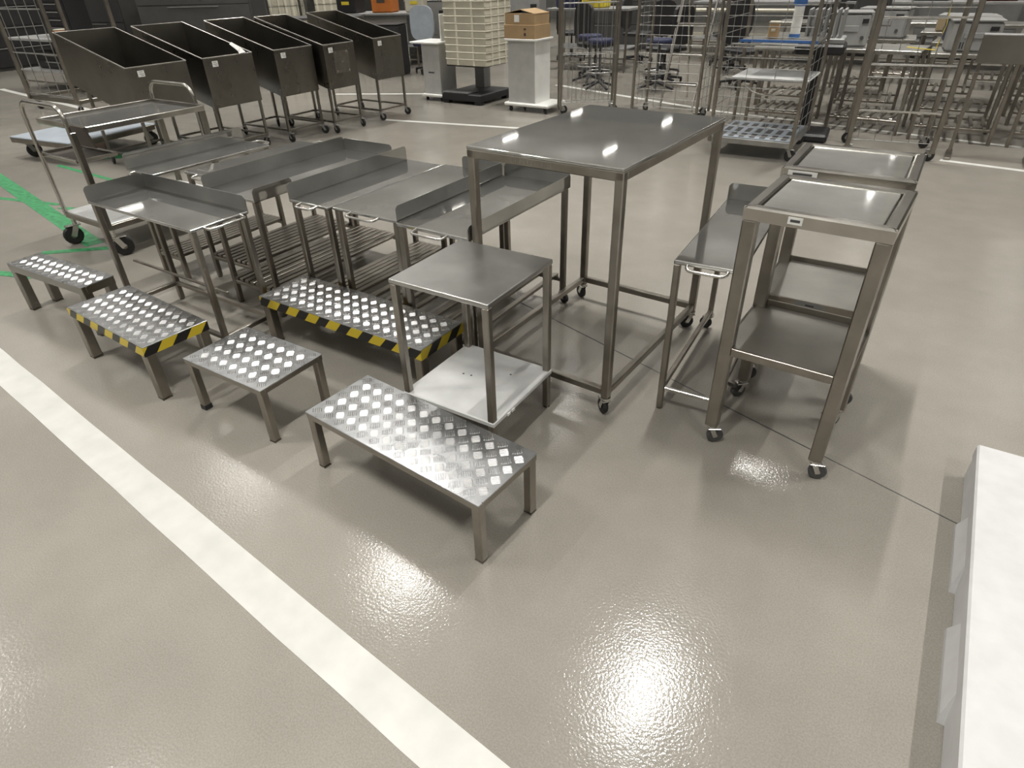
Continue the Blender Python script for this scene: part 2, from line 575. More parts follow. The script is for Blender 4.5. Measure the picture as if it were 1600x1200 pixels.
# ------------------------------------------------------------------ steel tables
def u_handle(parent, p0, p1, out, r=0.006, drop=0.0):
    p0, p1, out = Vector(p0), Vector(p1), Vector(out)
    k = 0.02
    d = (p1-p0).normalized()
    o = out.normalized()
    pts = [p0, p0+out-o*k]
    pts += arc(p0+out-o*k+d*k, k, 0, math.pi/2, 4, -d, o)[1:]
    pts += [p1+out-d*k]
    pts += arc(p1+out-o*k-d*k, k, math.pi/2, 0, 4, d, o)[1:]
    pts += [p1]
    return MB().tube(pts, r, 8).build('handle', 'bright', parent)

def upstand(parent, side, w, d, h, hgt, a=0.0, b=None, t=0.003, rounded=True):
    # upright sheet along one side of the top: 'l','r','f','b'; spans a..b
    L = d if side in 'lr' else w
    b = L if b is None else b
    r = min(0.02, hgt*0.4) if rounded else 0.001
    poly = [(a, h-0.01), (b, h-0.01), (b, h+hgt-r)]
    poly += [(b-r+r*math.cos(q), h+hgt-r+r*math.sin(q)) for q in (0.4, 0.8, 1.2, 1.5708)]
    poly += [(a+r, h+hgt)]
    poly += [(a+r+r*math.cos(q), h+hgt-r+r*math.sin(q)) for q in (1.95, 2.35, 2.75, 3.1416)]
    if side in 'lr':
        off = 0 if side == 'l' else w-t
        mb = MB().prism(poly, t, 'x', off)
    else:
        off = 0 if side == 'f' else d-t
        mb = MB().prism(poly, t, 'y', off)
    return mb.build('upstand', 'top', parent)

def frame_table(name, label, u, v, yaw, w, d, h, lt=0.028, top_t=0.022, top='top', ups=(), handles=(), casters=(), rails=None, slats=0, slat_z=0.15, inset=0.006, shelf=None, caster_r=0.032, cat='table', feet=True, group=None, slat_w=0.026, rails_x=True, rails_y=True):
    t = thing(name, label, cat, u, v, yaw, group=group)
    tp = MB().box((w/2, d/2, h-top_t/2), (w, d, top_t)).build('tabletop', top, t)
    bv = tp.modifiers.new('rounded_edge', 'BEVEL')
    bv.width, bv.segments, bv.harden_normals = 0.005, 4, True
    tp.data.polygons.foreach_set('use_smooth', [True]*len(tp.data.polygons))
    lz = caster_r*2+0.02
    pos = {'L': (inset+lt/2, inset+lt/2), 'F': (w-inset-lt/2, inset+lt/2), 'R': (w-inset-lt/2, d-inset-lt/2), 'B': (inset+lt/2, d-inset-lt/2)}
    for k, (x, y) in pos.items():
        if k in casters:
            leg(t, x, y, lz, h-top_t, lt)
            caster(t, x, y, lz, caster_r, R.uniform(-2.5, 2.5))
        else:
            lg = leg(t, x, y, 0.006 if feet else 0.0, h-top_t, lt)
            if feet:
                MB().cyl((x, y, 0.0), (x, y, 0.007), lt*0.55, 10).build('foot', 'dull', lg)
    if rails is not None:
        rt2 = lt*0.85
        A, B, C, D = (Vector((*pos[k], rails)) for k in 'LFRB')
        e = lt/2
        if rails_x:
            MB().bar(A+Vector((e, 0, 0)), B-Vector((e, 0, 0)), rt2).build('rail', 'leg', t)
            MB().bar(D+Vector((e, 0, 0)), C-Vector((e, 0, 0)), rt2).build('rail', 'leg', t)
        if rails_y:
            MB().bar(A+Vector((0, e, 0)), D-Vector((0, e, 0)), rt2).build('rail', 'leg', t)
            MB().bar(B+Vector((0, e, 0)), C-Vector((0, e, 0)), rt2).build('rail', 'leg', t)
    if slats:
        for y in (pos['L'][1], pos['B'][1]):
            MB().bar((pos['L'][0]+lt/2, y, slat_z-0.02), (pos['F'][0]-lt/2, y, slat_z-0.02), 0.02).build('rail', 'leg', t)
        first = None
        for k in range(slats):
            x = pos['L'][0] + (pos['F'][0]-pos['L'][0])*(k+0.5)/slats
            if first is None:
                first = MB().bar((0, pos['L'][1]-0.008, slat_z), (0, pos['B'][1]+0.008, slat_z), slat_w, 0.018).build('slat', 'leg', t)
                first.location.x = x
            else:
                copy_part(first, t, (x, 0, 0))
    for a in ups:
        upstand(t, a[0], w, d, h, a[1], *(a[2:] if len(a) > 2 else ()))
    for s in handles:
        z = h-top_t*0.5
        if s == 'f':
            u_handle(t, (w*0.3, 0.002, z), (w*0.72, 0.002, z), (0, -0.045, -0.004))
        if s == 'b':
            u_handle(t, (w*0.28, d-0.002, z), (w*0.72, d-0.002, z), (0, 0.06, 0.0))
        if s == 'r':
            u_handle(t, (w-0.002, d*0.22, z), (w-0.002, d*0.86, z), (0.04, 0, -0.004))
        if s == 'l':
            u_handle(t, (0.002, d*0.25, z), (0.002, d*0.75, z), (-0.05, 0, 0))
    if shelf:
        z, th, mat, i = shelf
        MB().box((w/2, d/2, z-th/2), (w-2*i, d-2*i, th), None, 0.003).build('lower_shelf', mat, t)
    return t

HT = 0.64
# long table with an upstand along the back, nearest the yellow-taped stool
t1 = frame_table('steel_table', 'narrow steel table with a tall upstand along its back, beside the yellow-taped stool', -3.449, 1.415, 0, 0.845, 0.30, HT, 0.026, 0.014,
                 ups=(('b', 0.07), ('l', 0.07)), handles=('r',), rails=0.10)
MB().bar((0.02, 0.10, 0.30), (0.82, 0.10, 0.30), 0.012).build('rail', 'leg', t1)
t2 = frame_table('steel_table', 'narrow steel table with a rounded upstand, nearest the tray cart', -3.885, 1.86, 0, 0.265, 0.80, HT, 0.026, 0.014,
                 ups=(('l', 0.085),), handles=('f', 'b'), slats=6, slat_w=0.03)
t3 = frame_table('steel_table', 'steel table between the two rounded-upstand ones, handles at both ends', -3.53, 1.99, 0, 0.40, 0.84, HT, 0.026, 0.014,
                 handles=('f', 'b'), slats=8, slat_w=0.032)
t4 = frame_table('steel_table', 'steel table with raised sheet sides and far end, middle of the cluster', -3.11, 1.83, 0, 0.40, 0.99, HT, 0.026, 0.014,
                 ups=(('l', 0.07, 0.0, 0.99), ('b', 0.06), ('r', 0.055, 0.0, 0.24)), handles=('b',), slats=8, slat_w=0.032)
t5 = frame_table('steel_table', 'narrow steel table with upstand behind the long yellow-taped bench', -2.575, 1.93, 0, 0.265, 0.86, HT, 0.028, 0.014,
                 ups=(('l', 0.075),), handles=('f',), slats=6, slat_w=0.03)
t6 = frame_table('steel_table', 'wider steel table with side sheet and front handle, behind the long taped bench', -2.302, 1.95, 0, 0.405, 0.86, HT, 0.028, 0.014,
                 ups=(('r', 0.065), ('b', 0.06, 0.12)), handles=('f',), slats=4)
t7 = frame_table('steel_table', 'steel table standing half under the tall table, sheets on two sides', -1.890, 1.93, 0, 0.395, 0.86, HT, 0.028, 0.016,
                 ups=(('r', 0.05), ('b', 0.06)), handles=('f', 'b'), slats=4, casters='RB', caster_r=0.028)
# small table with the pale lower shelf
f = frame_table('side_table', 'small square steel table with a pale lower shelf, beside the long plain bench', -1.485, 1.443, 1.0, 0.422, 0.431, 0.658, 0.027, 0.018, top='satin', inset=0.002)
MB().box((0.211, 0.2155, 0.172), (0.424, 0.432, 0.022), None, 0.004).build('lower_shelf', 'white_shelf', f)
for (x, y) in ((0.13, 0.22), (0.165, 0.225), (0.33, 0.11), (0.30, 0.31)):
    MB().cyl((x, y, 0.178), (x, y, 0.1836), 0.0045, 8).build('screw_hole', 'dark', f)
for y in (0.10, 0.13):
    MB().box((0.4245, y, 0.166), (0.003, 0.02, 0.012), None, 0.001).build('clip', 'white', f)
# tall table on casters
g = frame_table('tall_table', 'tall steel table on casters, highest of the tables', -1.492, 1.947, -2.2, 0.659, 0.941, 1.0, 0.033, 0.012, casters='LFRB', caster_r=0.034, inset=0.001)
lt, w, d = 0.033, 0.659, 0.941
for (c, dm) in (((w/2, lt/2+.001, 0.972), (w-.002, lt, 0.032)), ((w/2, d-lt/2-.001, 0.972), (w-.002, lt, 0.032)), ((lt/2+.001, d/2, 0.972), (lt, d-2*lt, 0.032)), ((w-lt/2-.001, d/2, 0.972), (lt, d-2*lt, 0.032))):
    MB().box(c, dm, None, 0.003).build('top_rail', 'leg', g)
for (c, dm) in (((w/2, lt/2, 0.115), (w-2*lt, 0.026, 0.03)), ((w/2, d-lt/2, 0.115), (w-2*lt, 0.026, 0.03)), ((lt/2, d/2, 0.115), (0.026, d-2*lt, 0.03)), ((w-lt/2, d/2, 0.115), (0.026, d-2*lt, 0.03))):
    MB().box(c, dm, None, 0.003).build('rail', 'leg', g)
# worn lettering on its front rail: only smudged strokes remain
mbp = MB()
for k, x in enumerate((0.21, 0.228, 0.25, 0.268, 0.284, 0.302, 0.33, 0.345, 0.356, 0.378)):
    mbp.box((x, -0.0002, 0.973), (0.003, 0.0008, 0.014))
    mbp.box((x+0.004, -0.0002, 0.973+(k % 3-1)*0.005), (0.008, 0.0008, 0.002))
mbp.build('faded_print', 'shelf', g, 'stuff')
# narrow table beside the trolleys
hh = frame_table('narrow_table', 'narrow steel table with a front pull bar, between the tall table and the trolleys', -0.689, 2.090, 3.8, 0.241, 0.80, 0.658, 0.024, 0.016,
                 ups=(('b', 0.07),), casters='RB', caster_r=0.03, inset=0.001)
MB().bar((0.024, 0.013, 0.10), (0.217, 0.013, 0.10), 0.016).build('rail', 'bright', hh)
MB().bar((0.228, 0.026, 0.10), (0.228, 0.776, 0.10), 0.02).build('rail', 'leg', hh)
MB().bar((0.013, 0.026, 0.10), (0.013, 0.776, 0.10), 0.02).build('rail', 'leg', hh)
u_handle(hh, (0.05, 0.001, 0.646), (0.195, 0.001, 0.646), (0, -0.022, -0.012), 0.006)

# ------------------------------------------------------------------ trolleys with framed tops
def trolley(label, u, v, yaw, w, d, h, shelf_z, plate_at, plate_w, low=None):
    t = thing('trolley', label, 'trolley', u, v, yaw)
    lt, fl = 0.045, 0.036
    lz = 0.082
    # mitred frame of flat tube around a sunk tray
    for (a, b, c, e) in (((0, 0), (w, 0), (w-fl, fl), (fl, fl)), ((w, 0), (w, d), (w-fl, d-fl), (w-fl, fl)), ((w, d), (0, d), (fl, d-fl), (w-fl, d-fl)), ((0, d), (0, 0), (fl, fl), (fl, d-fl))):
        zt, zb = h, h-0.042
        q = 0.006
        vs = [(*a, zb), (*b, zb), (*c, zb), (*e, zb)]
        cx = sum(p[0] for p in (a, b, c, e))/4
        cy = sum(p[1] for p in (a, b, c, e))/4
        def sh(p, k):
            return (p[0]+(cx-p[0])*k, p[1]+(cy-p[1])*k)
        dx, dy = b[0]-a[0], b[1]-a[1]
        nx, ny = (-dy, dx)
        L = math.hypot(nx, ny)
        nx, ny = nx/L*q, ny/L*q
        vs += [(*a, zt-q), (*b, zt-q), (*c, zt-q), (*e, zt-q)]
        vs += [(a[0]+nx, a[1]+ny, zt), (b[0]+nx, b[1]+ny, zt), (c[0]-nx, c[1]-ny, zt), (e[0]-nx, e[1]-ny, zt)]
        fs = [(3, 2, 1, 0), (8, 9, 10, 11)]
        for lo in (0, 4):
            for i in range(4):
                j = (i+1) % 4
                fs.append((lo+i, lo+j, lo+4+j, lo+4+i))
        MB().add(vs, fs).build('top_frame', 'rim', t)
    MB().box((w/2, d/2, h-0.010), (w-2*fl-0.012, d-2*fl-0.008, 0.008), None, 0.003).build('tray', 'tray', t)
    MB().box((w/2, d/2, h-0.026), (w-2*fl+0.004, d-2*fl+0.004, 0.02)).build('tray_support', 'dull', t)
    for k, (x, y) in enumerate(((lt/2+.001, lt/2+.001), (w-lt/2-.001, lt/2+.001), (w-lt/2-.001, d-lt/2-.001), (lt/2+.001, d-lt/2-.001))):
        leg(t, x, y, lz, h-0.042, lt)
        caster(t, x, y, lz, 0.031, (-1.0, -1.2, 2.6, 2.4)[k], 'bright', 'dark', k >= 2)
    # lower shelf: shallow tray with turned-up back edge and a flat front
    z = shelf_z
    s = MB().box((w/2, d/2, z-0.003), (w-0.006, d-0.012, 0.006)).build('shelf', 'shelf', t)
    for (c, dm) in (((w/2, 0.006, z-0.013), (w-2*lt, 0.012, 0.03)), ((w/2, d-0.008, z+0.006), (w-2*lt, 0.008, 0.034)), ((0.008, d/2, z-0.012), (0.008, d-2*lt, 0.028)), ((w-0.008, d/2, z-0.012), (0.008, d-2*lt, 0.028))):
        MB().box(c, dm, None, 0.002).build('shelf_edge', 'leg', s)
    p = MB().box((plate_at, -0.001, h-0.021), (plate_w, 0.002, 0.022), None, 0.0005).build('label_plate', 'paper', t)
    MB().box((plate_at, -0.0022, h-0.021), (plate_w*0.66, 0.0006, 0.008)).build('print', 'ink', p)
    if low:
        p = MB().box((low, -0.001, z-0.013), (0.11, 0.002, 0.024), None, 0.0005).build('label_plate', 'lightgrey', t)
        MB().box((low, -0.0022, z-0.012), (0.032, 0.0006, 0.007)).build('print', 'ink', p)
    return t
trolley('two-shelf steel trolley with a framed top and small white label, standing before its twin', -0.452, 1.971, -1.9, 0.421, 0.421, 0.926, 0.43, 0.155, 0.042)
trolley('two-shelf steel trolley behind its twin, long label strip on the top frame', -0.463, 2.484, 0.6, 0.434, 0.421, 0.926, 0.425, 0.075, 0.10, 0.21)

# ------------------------------------------------------------------ white slab by the aisle
def slab():
    t = thing('foam_pallet', 'white moulded foam pallet lying on the floor beyond the trolleys', 'pallet', 0.401, -0.9, 0)
    L, W, H = 3.17, 1.2, 0.145
    MB().box((W/2, L/2, H-0.0275), (W, L, 0.055), None, 0.006).build('deck', 'foam', t)
    MB().box((W/2, L/2, 0.047), (W-0.010, L-0.012, 0.088), None, 0.004).build('core', 'foam', t)
    y = L-0.30
    for k in range(7):
        a, b = y-0.30, y
        poly = [(-0.010, 0.0), (0.07, 0.0), (0.07, 0.086), (0.004, 0.086), (-0.010, 0.02)]
        n = len(poly)
        vs = [(p[0], a+0.04*(p[1]/0.09), p[1]) for p in poly] + [(p[0], b-0.04*(p[1]/0.09), p[1]) for p in poly]
        fs = [tuple(range(n)), tuple(reversed(range(n, 2*n)))] + [(i, n+i, n+(i+1) % n, (i+1) % n) for i in range(n)]
        MB().add(vs, fs).build('foot', 'foam', t)
        y -= 0.45
slab()

# ------------------------------------------------------------------ tray cart with two hoop handles
def hoop(parent, x0, x1, y, z0, z1, r=0.013, rad=0.09):
    pts = [(x0, y, z0), (x0, y, z1-rad)]
    pts += arc((x0+rad, y, z1-rad), rad, math.pi, math.pi/2, 6, (1, 0, 0), (0, 0, 1))[1:]
    pts += [(x1-rad, y, z1)]
    pts += arc((x1-rad, y, z1-rad), rad, math.pi/2, 0, 6, (1, 0, 0), (0, 0, 1))[1:]
    pts += [(x1, y, z0)]
    return MB().tube(pts, r, 10).build('handle', 'rim', parent)
ct = thing('tray_cart', 'two-tier steel cart with hoop handles at both ends and big black wheels', 'cart', -4.93, 1.86, 0)
hoop(ct, 0.0, 0.52, 0.0, 0.20, 0.93)
hoop(ct, -0.02, 0.50, 0.87, 0.20, 0.93)
MB().box((0.28, 0.47, 0.788), (0.62, 0.80, 0.018), None, 0.003).build('upper_tray', 'top', ct)
for (c, dm) in (((0.28, 0.075, 0.80), (0.62, 0.014, 0.03)), ((0.28, 0.865, 0.80), (0.62, 0.014, 0.03)), ((0.585, 0.47, 0.795), (0.012, 0.80, 0.035)), ((-0.025, 0.47, 0.795), (0.012, 0.80, 0.035))):
    MB().box(c, dm, None, 0.003).build('tray_edge', 'rim', ct)
MB().box((0.50, 0.06, 0.755), (0.24, 0.012, 0.13), Matrix.Rotation(0.25, 3, 'X'), 0.002).build('end_panel', 'brown', ct)
MB().box((0.27, 0.44, 0.215), (0.56, 0.86, 0.02), None, 0.004).build('lower_deck', 'white_shelf', ct)
for (c, dm) in (((0.27, 0.005, 0.20), (0.56, 0.02, 0.035)), ((0.27, 0.875, 0.20), (0.56, 0.02, 0.035)), ((-0.01, 0.44, 0.20), (0.02, 0.85, 0.035)), ((0.55, 0.44, 0.20), (0.02, 0.85, 0.035))):
    MB().box(c, dm, None, 0.003).build('deck_rail', 'leg', ct)
for (x, y) in ((0.55, 0.0), (0.55, 0.87), (-0.01, 0.87)):
    MB().bar((x, y, 0.2), (x, y, 0.79), 0.032).build('post', 'dull', ct)
for k, (x, y) in enumerate(((0.02, 0.02), (0.53, 0.02), (0.53, 0.85), (0.02, 0.85))):
    caster(ct, x, y, 0.185, 0.062, (2.9, -0.3, 0.4, 0.2)[k], 'bright', 'rubber', False, 0.03)
# small open frame hung on the handle posts
fx0, fx1, fy0, fy1, fz = -0.05, 0.43, -0.245, 0.0, 0.60
hf = MB()
fo = thing('hanging_frame', 'small open steel frame hooked onto the near handle of the tray cart', 'frame', -4.93, 1.86+0.265, 0)
for (p, q) in (((fx0, fy0, fz), (fx1, fy0, fz)), ((fx0, fy1, fz), (fx1, fy1, fz)), ((fx0, fy0, fz), (fx0, fy1, fz)), ((fx1, fy0, fz), (fx1, fy1, fz))):
    MB().bar(p, q, 0.022).build('frame_bar', 'rim', fo)
MB().box(((fx0+fx1)/2, (fy0+fy1)/2, fz-0.008), (fx1-fx0-0.022, fy1-fy0-0.022, 0.004)).build('base_sheet', 'brown', fo)

# ------------------------------------------------------------------ five sloping hopper bins in a row
def hopper(label, u, v, wv, L=1.05, bolts=False):
    # local x runs away from the open aisle face (-U), y along V
    t = thing('hopper_bin', label, 'hopper', u, v, 0)
    z0, z1, b0, b1 = 0.90, 1.15, 0.46, 0.72
    th = 0.006
    side = [(0, b0), (0, z0), (-L, z1), (-L, b1)]
    MB().prism(side, th, 'y', 0).build('side_panel', 'dull', t)
    MB().prism(side, th, 'y', wv-th).build('side_panel', 'dull', t)
    fp = MB().box((-th/2, wv/2, (z0+b0)/2), (th, wv-2*th, z0-b0)).build('front_panel', 'dull', t)
    MB().box((-L+th/2, wv/2, (z1+b1)/2), (th, wv-2*th, z1-b1)).build('back_panel', 'dull', t)
    MB().add([(0, th, b0), (0, wv-th, b0), (-L, wv-th, b1), (-L, th, b1), (0, th, b0+th), (0, wv-th, b0+th), (-L, wv-th, b1+th), (-L, th, b1+th)],
             [(0, 1, 2, 3), (7, 6, 5, 4), (0, 4, 5, 1), (1, 5, 6, 2), (2, 6, 7, 3), (3, 7, 4, 0)]).build('bottom_panel', 'dull', t)
    for (p, q) in (((0, 0, z0), (0, wv, z0)), ((0, 0, z0), (-L, 0, z1)), ((0, wv, z0), (-L, wv, z1)), ((-L, 0, z1), (-L, wv, z1))):
        MB().bar(p, q, 0.012, 0.012, 0.003).build('rim', 'shelf', t)
    for (x, zt) in ((-0.03, b0), (-L*0.78, b1-0.06)):
        for y in (0.014, wv-0.014):
            leg(t, x, y, 0.105, zt+0.01, 0.026, 'dull')
            caster(t, x, y, 0.105, 0.042, R.uniform(-2, 2), 'zinc', 'rubber')
    for (p, q) in (((-0.03, 0.027, 0.12), (-0.03, wv-0.027, 0.12)), ((-L*.78, 0.027, 0.12), (-L*.78, wv-0.027, 0.12)), ((-0.043, 0.014, 0.12), (-L*.78+.013, 0.014, 0.12)), ((-0.043, wv-0.014, 0.12), (-L*.78+.013, wv-0.014, 0.12))):
        MB().bar(p, q, 0.02).build('rail', 'dull', t)
    st = MB().box((0.001, wv*0.22, z0-0.055), (0.002, 0.062, 0.05)).build('sticker', 'paper', t)
    for k, (yy, zz, ww) in enumerate(((0, 0.014, 0.034), (0.004, -0.002, 0.042), (0.01, -0.014, 0.03))):
        MB().box((0.0023, wv*0.22+yy, z0-0.055+zz), (0.0006, ww, 0.005)).build('print', 'grey', st)
    if bolts:
        pl = MB().box((0.002, wv*0.53, 0.72), (0.004, 0.22, 0.22), None, 0.001).build('patch_plate', 'leg', t)
        for (yy, zz) in ((-.09, .09), (.09, .09), (-.09, -.09), (.09, -.09), (0, 0)):
            MB().cyl((0.003, wv*0.53+yy, 0.72+zz), (0.009, wv*0.53+yy, 0.72+zz), 0.011, 8).build('bolt', 'bright', pl)
    return t
hp = [('sloping steel hopper bin standing behind the tray cart, first of the row of five', -6.13, 3.215, 0.585),
      ('sloping steel hopper bin with a white sheet of paper tucked over its rim', -6.10, 3.95, 0.565),
      ('sloping steel hopper bin, middle one of the row of five', -6.02, 4.72, 0.51),
      ('sloping steel hopper bin with a bolted patch plate on its front', -5.90, 5.28, 0.455),
      ('sloping steel hopper bin at the end of the row, nearest the stack of trays', -5.90, 6.05, 0.49)]
for k, a in enumerate(hp):
    hopper(*a, bolts=(k == 3))
pp = thing('paper_sheet', 'white sheet of paper tucked over the rim of the second hopper bin', 'paper', -6.13, 4.36, 0)
MB().add([(0.04, 0, 0.905), (0.045, 0.075, 0.912), (0.03, 0.0, 0.93), (0.0, 0.06, 0.955), (-0.04, -0.03, 0.99), (-0.045, 0.0, 1.005),
          (0.039, 0, 0.903), (0.044, 0.075, 0.910), (0.029, 0.0, 0.928), (-0.001, 0.06, 0.953), (-0.041, -0.03, 0.988), (-0.046, 0.0, 1.003)],
         [(0, 1, 3, 2), (2, 3, 5, 4), (6, 8, 9, 7), (8, 10, 11, 9), (0, 6, 7, 1), (4, 5, 11, 10), (1, 7, 9, 3), (3, 9, 11, 5), (0, 2, 8, 6), (2, 4, 10, 8)]).build('sheet', 'paper', pp)

# ------------------------------------------------------------------ stack of trays on a black lift base, carton on a white stand
NTH = ('first', 'second', 'third', 'fourth', 'fifth', 'sixth', 'seventh', 'eighth', 'ninth', 'tenth', 'eleventh')
def crate_stack():
    lb = thing('lift_base', 'black pallet lifter base under the stack of cream trays', 'lifter', -6.03, 7.40, 0)
    MB().box((0.33, 0.38, 0.085), (0.66, 0.76, 0.09), None, 0.01).build('base', 'black', lb)
    MB().box((0.24, 0.12, 0.135), (0.44, 0.24, 0.03), None, 0.01).build('step_plate', 'dark', lb)
    for (x, y) in ((0.06, 0.05), (0.60, 0.05), (0.60, 0.70), (0.06, 0.70)):
        MB().box((x, y, 0.021), (0.10, 0.09, 0.042), None, 0.006).build('foot', 'black', lb)
    MB().box((0.24, 0.66, 0.30), (0.16, 0.16, 0.36), None, 0.005).build('column', 'grey', lb)
    MB().box((0.36, 0.36, 0.462), (0.62, 0.54, 0.02), None, 0.005).build('carrier', 'dark', lb)
    W, D, H = 0.66, 0.60, 0.083
    first = None
    for k in range(11):
        lab = 'cream plastic tray at the very bottom of the tall ribbed stack'
        if k == 0:
            c = thing('plastic_tray', lab, 'tray', -5.95, 7.46, 0, 0.472, 'trays in the cream stack')
            MB().box((W/2, D/2, 0.004), (W-.02, D-.02, 0.008)).build('base', 'cream', c)
            for (cc, dm) in (((W/2, 0.006, H/2), (W, 0.012, H-0.012)), ((W/2, D-0.006, H/2), (W, 0.012, H-0.012)), ((0.006, D/2, H/2), (0.012, D-.024, H-0.012)), ((W-0.006, D/2, H/2), (0.012, D-.024, H-0.012))):
                MB().box(cc, dm).build('wall', 'cream', c)
            rm = MB()
            for (cc, dm) in (((W/2, 0, H-0.007), (W+0.012, 0.02, 0.012)), ((W/2, D, H-0.007), (W+0.012, 0.02, 0.012)), ((0, D/2, H-0.007), (0.02, D-.02, 0.012)), ((W, D/2, H-0.007), (0.02, D-.02, 0.012))):
                rm.box(cc, dm, None, 0.003)
            rm.build('rim', 'creamrib', c)
            for x in (0.20, 0.46):
                MB().box((x, -0.003, H/2-.006), (0.026, 0.012, H-0.016)).build('rib', 'creamrib', c)
            for y in (0.14, 0.30, 0.46):
                MB().box((W+0.003, y, H/2-.006), (0.012, 0.026, H-0.016)).build('rib', 'creamrib', c)
            first = c
        else:
            dup(first, -5.95, 7.46, R.uniform(-.4, .4), 0.472+k*H, label='cream plastic tray, %s from the bottom of the tall ribbed stack' % NTH[k])
crate_stack()
ws = thing('white_stand', 'white pedestal stand on casters under the cardboard carton', 'stand', -4.90, 7.27, 0)
MB().box((0.24, 0.22, 0.445), (0.40, 0.34, 0.72), None, 0.006).build('pedestal', 'palegrey', ws)
MB().box((0.445, 0.22, 0.46), (0.012, 0.36, 0.72), None, 0.003).build('side_board', 'white', ws)
MB().box((0.25, 0.22, 0.815), (0.46, 0.42, 0.022), None, 0.004).build('top_board', 'white', ws)
MB().box((0.32, 0.24, 0.085), (0.66, 0.46, 0.04), None, 0.012).build('base_board', 'white', ws)
for (x, y) in ((0.06, 0.05), (0.58, 0.05), (0.58, 0.42), (0.06, 0.42)):
    caster(ws, x, y, 0.068, 0.026, R.uniform(-2, 2), 'black', 'rubber')
cb = thing('cardboard_box', 'brown cardboard box with flaps ajar on the white pedestal stand', 'box', -4.88, 7.28, 0, 0.826)
MB().box((0.22, 0.19, 0.075), (0.44, 0.37, 0.15), None, 0.003).build('lower_carton', 'card', cb)
up2 = MB()
up2.box((0.22, 0.19, 0.21), (0.42, 0.35, 0.12), None, 0.003)
up2.build('upper_carton', 'card', cb)
MB().box((0.10, 0.19, 0.285), (0.21, 0.35, 0.004), Matrix.Rotation(-0.18, 3, 'Y'), 0.001).build('flap', 'card', cb)
MB().box((0.33, 0.19, 0.285), (0.21, 0.35, 0.004), Matrix.Rotation(0.22, 3, 'Y'), 0.001).build('flap', 'card', cb)
MB().box((0.22, 0.19, 0.272), (0.08, 0.33, 0.004)).build('gap_shade', 'black', cb)  # black sheet standing in for the shade between the flaps
MB().box((0.18, 0.0135, 0.215), (0.07, 0.002, 0.075)).build('shipping_label', 'paper', cb)
MB().box((0.30, 0.0035, 0.05), (0.03, 0.002, 0.03)).build('printed_mark', 'brown', cb)
MB().box((0.30, 0.0035, 0.105), (0.03, 0.002, 0.02)).build('printed_mark', 'brown', cb)
# pale cabinet and small table beside the stack
gc = thing('pedestal_cabinet', 'pale grey cabinet with a dark pull slot beside the cream trays', 'cabinet', -6.40, 7.43, 0)
MB().box((0.16, 0.22, 0.40), (0.30, 0.36, 0.62), None, 0.004).build('body', 'palegrey', gc)
MB().box((0.16, 0.0385, 0.36), (0.10, 0.004, 0.018)).build('pull_slot', 'dark', gc)
MB().box((0.16, 0.22, 0.07), (0.36, 0.44, 0.035), None, 0.008).build('base_board', 'white', gc)
MB().box((0.10, 0.22, 0.725), (0.50, 0.46, 0.025), None, 0.006).build('top_board', 'white', gc)
MB().box((0.28, 0.30, 0.90), (0.018, 0.30, 0.32), None, 0.003).build('back_board', 'white', gc)
for (x, y) in ((0.03, 0.05), (0.29, 0.05), (0.29, 0.40), (0.03, 0.40)):
    caster(gc, x, y, 0.052, 0.02, R.uniform(-2, 2), 'black', 'rubber')

# ------------------------------------------------------------------ wire cages and racks
def roll_cage(name, label, u, v, yaw, w, d, h, front=('h', 18), sides=('v', 8), post='leg', deck='zinc', zb=0.17, back=None, wire_r=0.0028, rungs=(), pt=0.03):
    t = thing(name, label, 'cage', u, v, yaw)
    for (x, y) in ((0, 0), (w, 0), (w, d), (0, d)):
        MB().bar((x, y, zb-0.02), (x, y, h), pt, pt, 0.005).build('post', post, t)
        caster(t, x+(0.03 if x == 0 else -0.03), y+(0.05 if y == 0 else -0.05), zb-0.03, 0.05, R.uniform(-2, 2), 'zinc', 'rubber')
    if deck:
        dk = MB()
        for (c, dm) in (((w/2, 0.02, zb), (w, 0.04, 0.05)), ((w/2, d-0.02, zb), (w, 0.04, 0.05)), ((0.02, d/2, zb), (0.04, d-.08, 0.05)), ((w-0.02, d/2, zb), (0.04, d-.08, 0.05))):
            dk.box(c, dm, None, 0.004)
        dk.build('base_frame', deck, t)
    def panel(side, mode, n):
        mb = MB()
        if side in ('front', 'back'):
            y = 0.0 if side == 'front' else d
            A = lambda s: (s*w, y)
        else:
            x = 0.0 if side == 'left' else w
            A = lambda s: (x, s*d)
        za, zt = zb+0.06, h-0.03
        if mode == 'h':
            for k in range(n):
                z = za+(zt-za)*k/(n-1)
                mb.tube([(*A(0.02), z), (*A(0.98), z)], wire_r, 5)
            for s in (0.33, 0.66):
                mb.tube([(*A(s), za), (*A(s), zt)], wire_r, 5)
        else:
            for k in range(n):
                s = (k+0.5)/n
                mb.tube([(*A(s), za), (*A(s), zt)], wire_r, 5)
            for k in range(4):
                z = za+(zt-za)*k/3
                mb.tube([(*A(0.02), z), (*A(0.98), z)], wire_r*1.4, 5)
        mb.build('wire_panel', 'zinc', t, 'stuff')
    if front:
        panel('front', *front)
    if sides:
        panel('left', *sides)
        panel('right', *sides)
    if back:
        panel('back', *back)
    for z in rungs:
        MB().bar((pt/2, 0, z), (w-pt/2, 0, z), 0.016).build('rung', 'bright', t)
    return t
roll_cage('mesh_cage', 'mesh cage with thin upright wires beside the white pedestal stand', -4.10, 7.33, 38, 0.68, 0.16, 1.75, ('v', 12), None, back=('v', 8), deck=None, zb=0.08)
roll_cage('mesh_cage', 'mesh cage with level wires in front of the step ladder', -3.262, 7.60, 0, 0.80, 0.44, 1.75, ('h', 18), ('h', 16), deck=None, zb=0.08)
